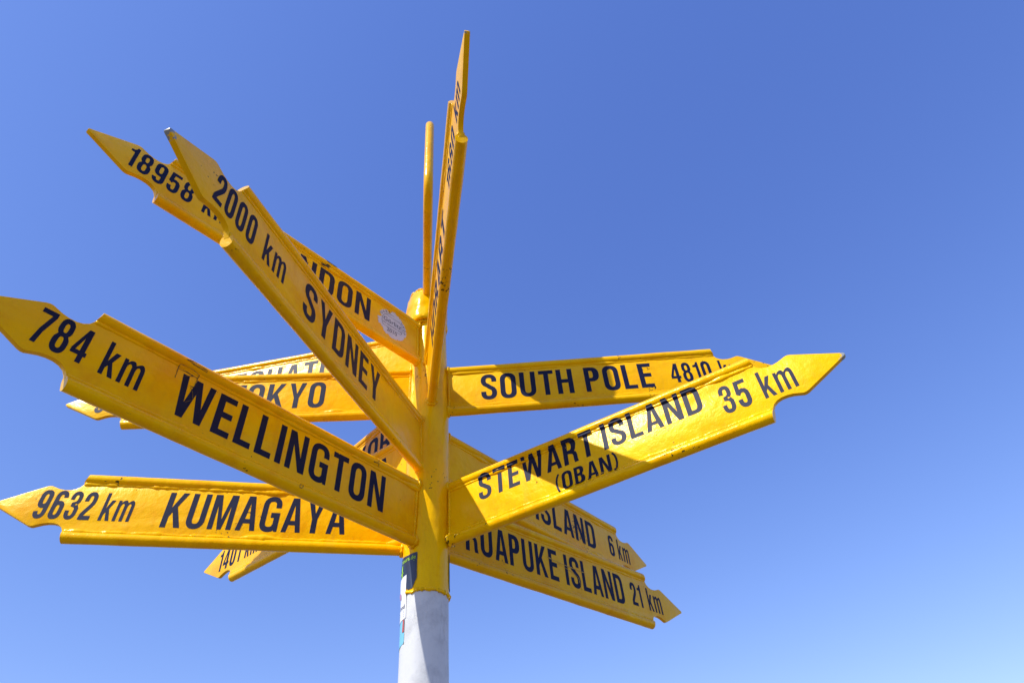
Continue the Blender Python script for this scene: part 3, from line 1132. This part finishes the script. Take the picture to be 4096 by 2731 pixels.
def crack_line(pts, w, seed):
    o1, o2 = [], []
    dense = []
    for a, b in zip(pts, pts[1:]):
        for i in range(8):
            t = i / 8
            dense.append((a[0] + (b[0] - a[0]) * t, a[1] + (b[1] - a[1]) * t))
    dense.append(pts[-1])
    for i, (x, y) in enumerate(dense):
        a, b = dense[max(i - 1, 0)], dense[min(i + 1, len(dense) - 1)]
        dx, dy = b[0] - a[0], b[1] - a[1]
        l = math.hypot(dx, dy) or 1
        ww = w * (.5 + 1.1 * abs(nz(i * .45, seed)) * 2)
        jx = .0006 * nz(i * .8, seed, 3)
        o1.append((x - dy / l * ww + jx, y + dx / l * ww))
        o2.append((x + dy / l * ww + jx, y - dx / l * ww))
    return o1 + o2[::-1]


f, rd = on_face('A', .0011)
# yellowed tape remnants over the W and the last N of the Wellington arm
tape = [[(.4715, .0415), (.4705, .0210)], [(.4715, .0415), (.4600, .0440), (.4430, .0400)], [(.4430, .0400), (.4440, .0205), (.4490, .0200)],
        [(.4715, .0365), (.4600, .0375), (.4430, .0360)], [(.4660, .0520), (.4560, .0545), (.4360, .0505)], [(.4660, .0520), (.4560, .0500), (.4360, .0485)],
        [(.4480, .0180), (.4430, .0120), (.4400, .0020), (.4480, -.0060)], [(.4600, .0300), (.4500, .0360)],
        [(.1400, .0470), (.1290, .0475), (.1270, .0420)], [(.1400, .0560), (.1290, .0540), (.1330, .0480)], [(.2640, -.0480), (.2580, -.0475), (.2600, -.0530), (.2640, -.0530), (.2640, -.0480)]]
join_polys('tape_mark', [crack_line(p, .00042, i * 3.1) for i, p in enumerate(tape)], M_line, arms['A'], f)['kind'] = 'stuff'
# long scratches through the K arm lettering
f, rd = on_face('K', .0013)
join_polys('scratch', [crack_line([(.283, .0135), (.330, .0100), (.390, .0085)], .0009, 5.0), crack_line([(.309, .0080), (.345, .0020), (.366, -.0060), (.372, -.0300)], .0005, 8.0)], M_show, arms['K'], f)


# stickers wrapped round the pole
def wrap(r_u):
    def g(a, z):
        t = min(max((z - .421) / .010, 0), 1)          # the sleeve is a little thicker than the pole below it
        q = (r_u - .0011 * (1 - t * t * (3 - 2 * t))) * K
        return Vector((q * math.cos(R(a)), q * math.sin(R(a)), ZW(z)))
    return g


def wrap_patch(name, cols, mat, r_u):
    """cols: list of (angle, z_low, z_high)"""
    w_ = wrap(r_u)
    vs_, fs = [], []
    dense = []
    for a, b in zip(cols, cols[1:]):
        for i in range(6):
            t = i / 6
            dense.append(tuple(a[k] + (b[k] - a[k]) * t for k in range(3)))
    dense.append(cols[-1])
    m_ = 12
    for i, (a, z0, z1) in enumerate(dense):
        for j in range(m_ + 1):
            z = z0 + (z1 - z0) * j / m_
            p = w_(a + .6 * nz(z * 90, i * .5), z)
            p += Vector((math.cos(R(a)), math.sin(R(a)), 0)) * .0007 * nz(a * .12, z * 60, r_u * 999)
            vs_.append(p)
    for i in range(len(dense) - 1):
        for j in range(m_):
            fs.append((i * (m_ + 1) + j, i * (m_ + 1) + j + 1, (i + 1) * (m_ + 1) + j + 1, (i + 1) * (m_ + 1) + j))
    return mesh_obj(name, vs_, fs, mat, post)


s1 = wrap_patch('sticker', [(-205, .452, .492), (-150, .452, .490), (-125, .432, .4885), (-112, .4325, .4890), (-101, .4480, .4895)], M_stk_navy, .0381)
s1['label'] = 'navy sticker with lime print wrapped round the pole'
w_ = wrap(.0386)
font_mesh('sticker_text', 'tours.de', .0095, M_stk_green, s1, lambda x, y: w_(-128 + x / .0383 * 57.3 * 1.0, .4790 + y * 1.0))
font_mesh('sticker_text', '4', .030, M_stk_green, s1, lambda x, y: w_(-154 + x / .0383 * 57.3, .4560 + y))
join_polys('sticker_rule', [[(-152, .4755), (-108, .4765), (-108, .4758), (-152, .4748)]], M_stk_green, s1, w_)
s2 = wrap_patch('sticker', [(-215, .392, .455), (-165, .389, .4555), (-130, .3915, .4575)], M_stk_paper, .0384)
s2['label'] = 'white paper sticker peeling off the left side of the pole'
w2 = wrap(.0389)
font_mesh('sticker_text', 'food', .0095, M_ink, s2, lambda x, y: w2(-147 + x / .0383 * 57.3, .4065 + y))
join_polys('sticker_rule', [[(-165, z), (-136, z + .0006), (-136, z), (-165, z - .0006)] for z in (.4030, .4005, .3975, .3950)], M_ink, s2, w2)
join_polys('sticker_ring', [ragged(-158, .4290, 7, .0050, 20, .1, 1.0)], M_stk_pink, s2, w2)
s3 = wrap_patch('sticker', [(-210, .352, .391), (-165, .352, .390), (-134, .3560, .3910)], M_stk_cyan, .0378)
s3['label'] = 'bright blue, green and orange sticker low on the left of the pole'
w3 = wrap(.0383)
join_polys('sticker_band', [[(-200, .352), (-134, .3545), (-134, .3580), (-200, .3555)]], M_stk_orange, s3, w3)
join_polys('sticker_band', [[(-200, .3760), (-140, .3750), (-140, .3850), (-200, .3830)]], M_stk_violet, s3, w3)
join_polys('sticker_band', [[(-142, .3720), (-134, .3720), (-134, .3900), (-140, .3895)]], M_stk_red, s3, wrap(.0385))
s4 = wrap_patch('sticker', [(-3, .4400, .4980), (14, .4400, .4990), (40, .4400, .4990)], M_stk_navy, .0383)
s4['label'] = 'dark blue sticker edge on the right side of the pole'
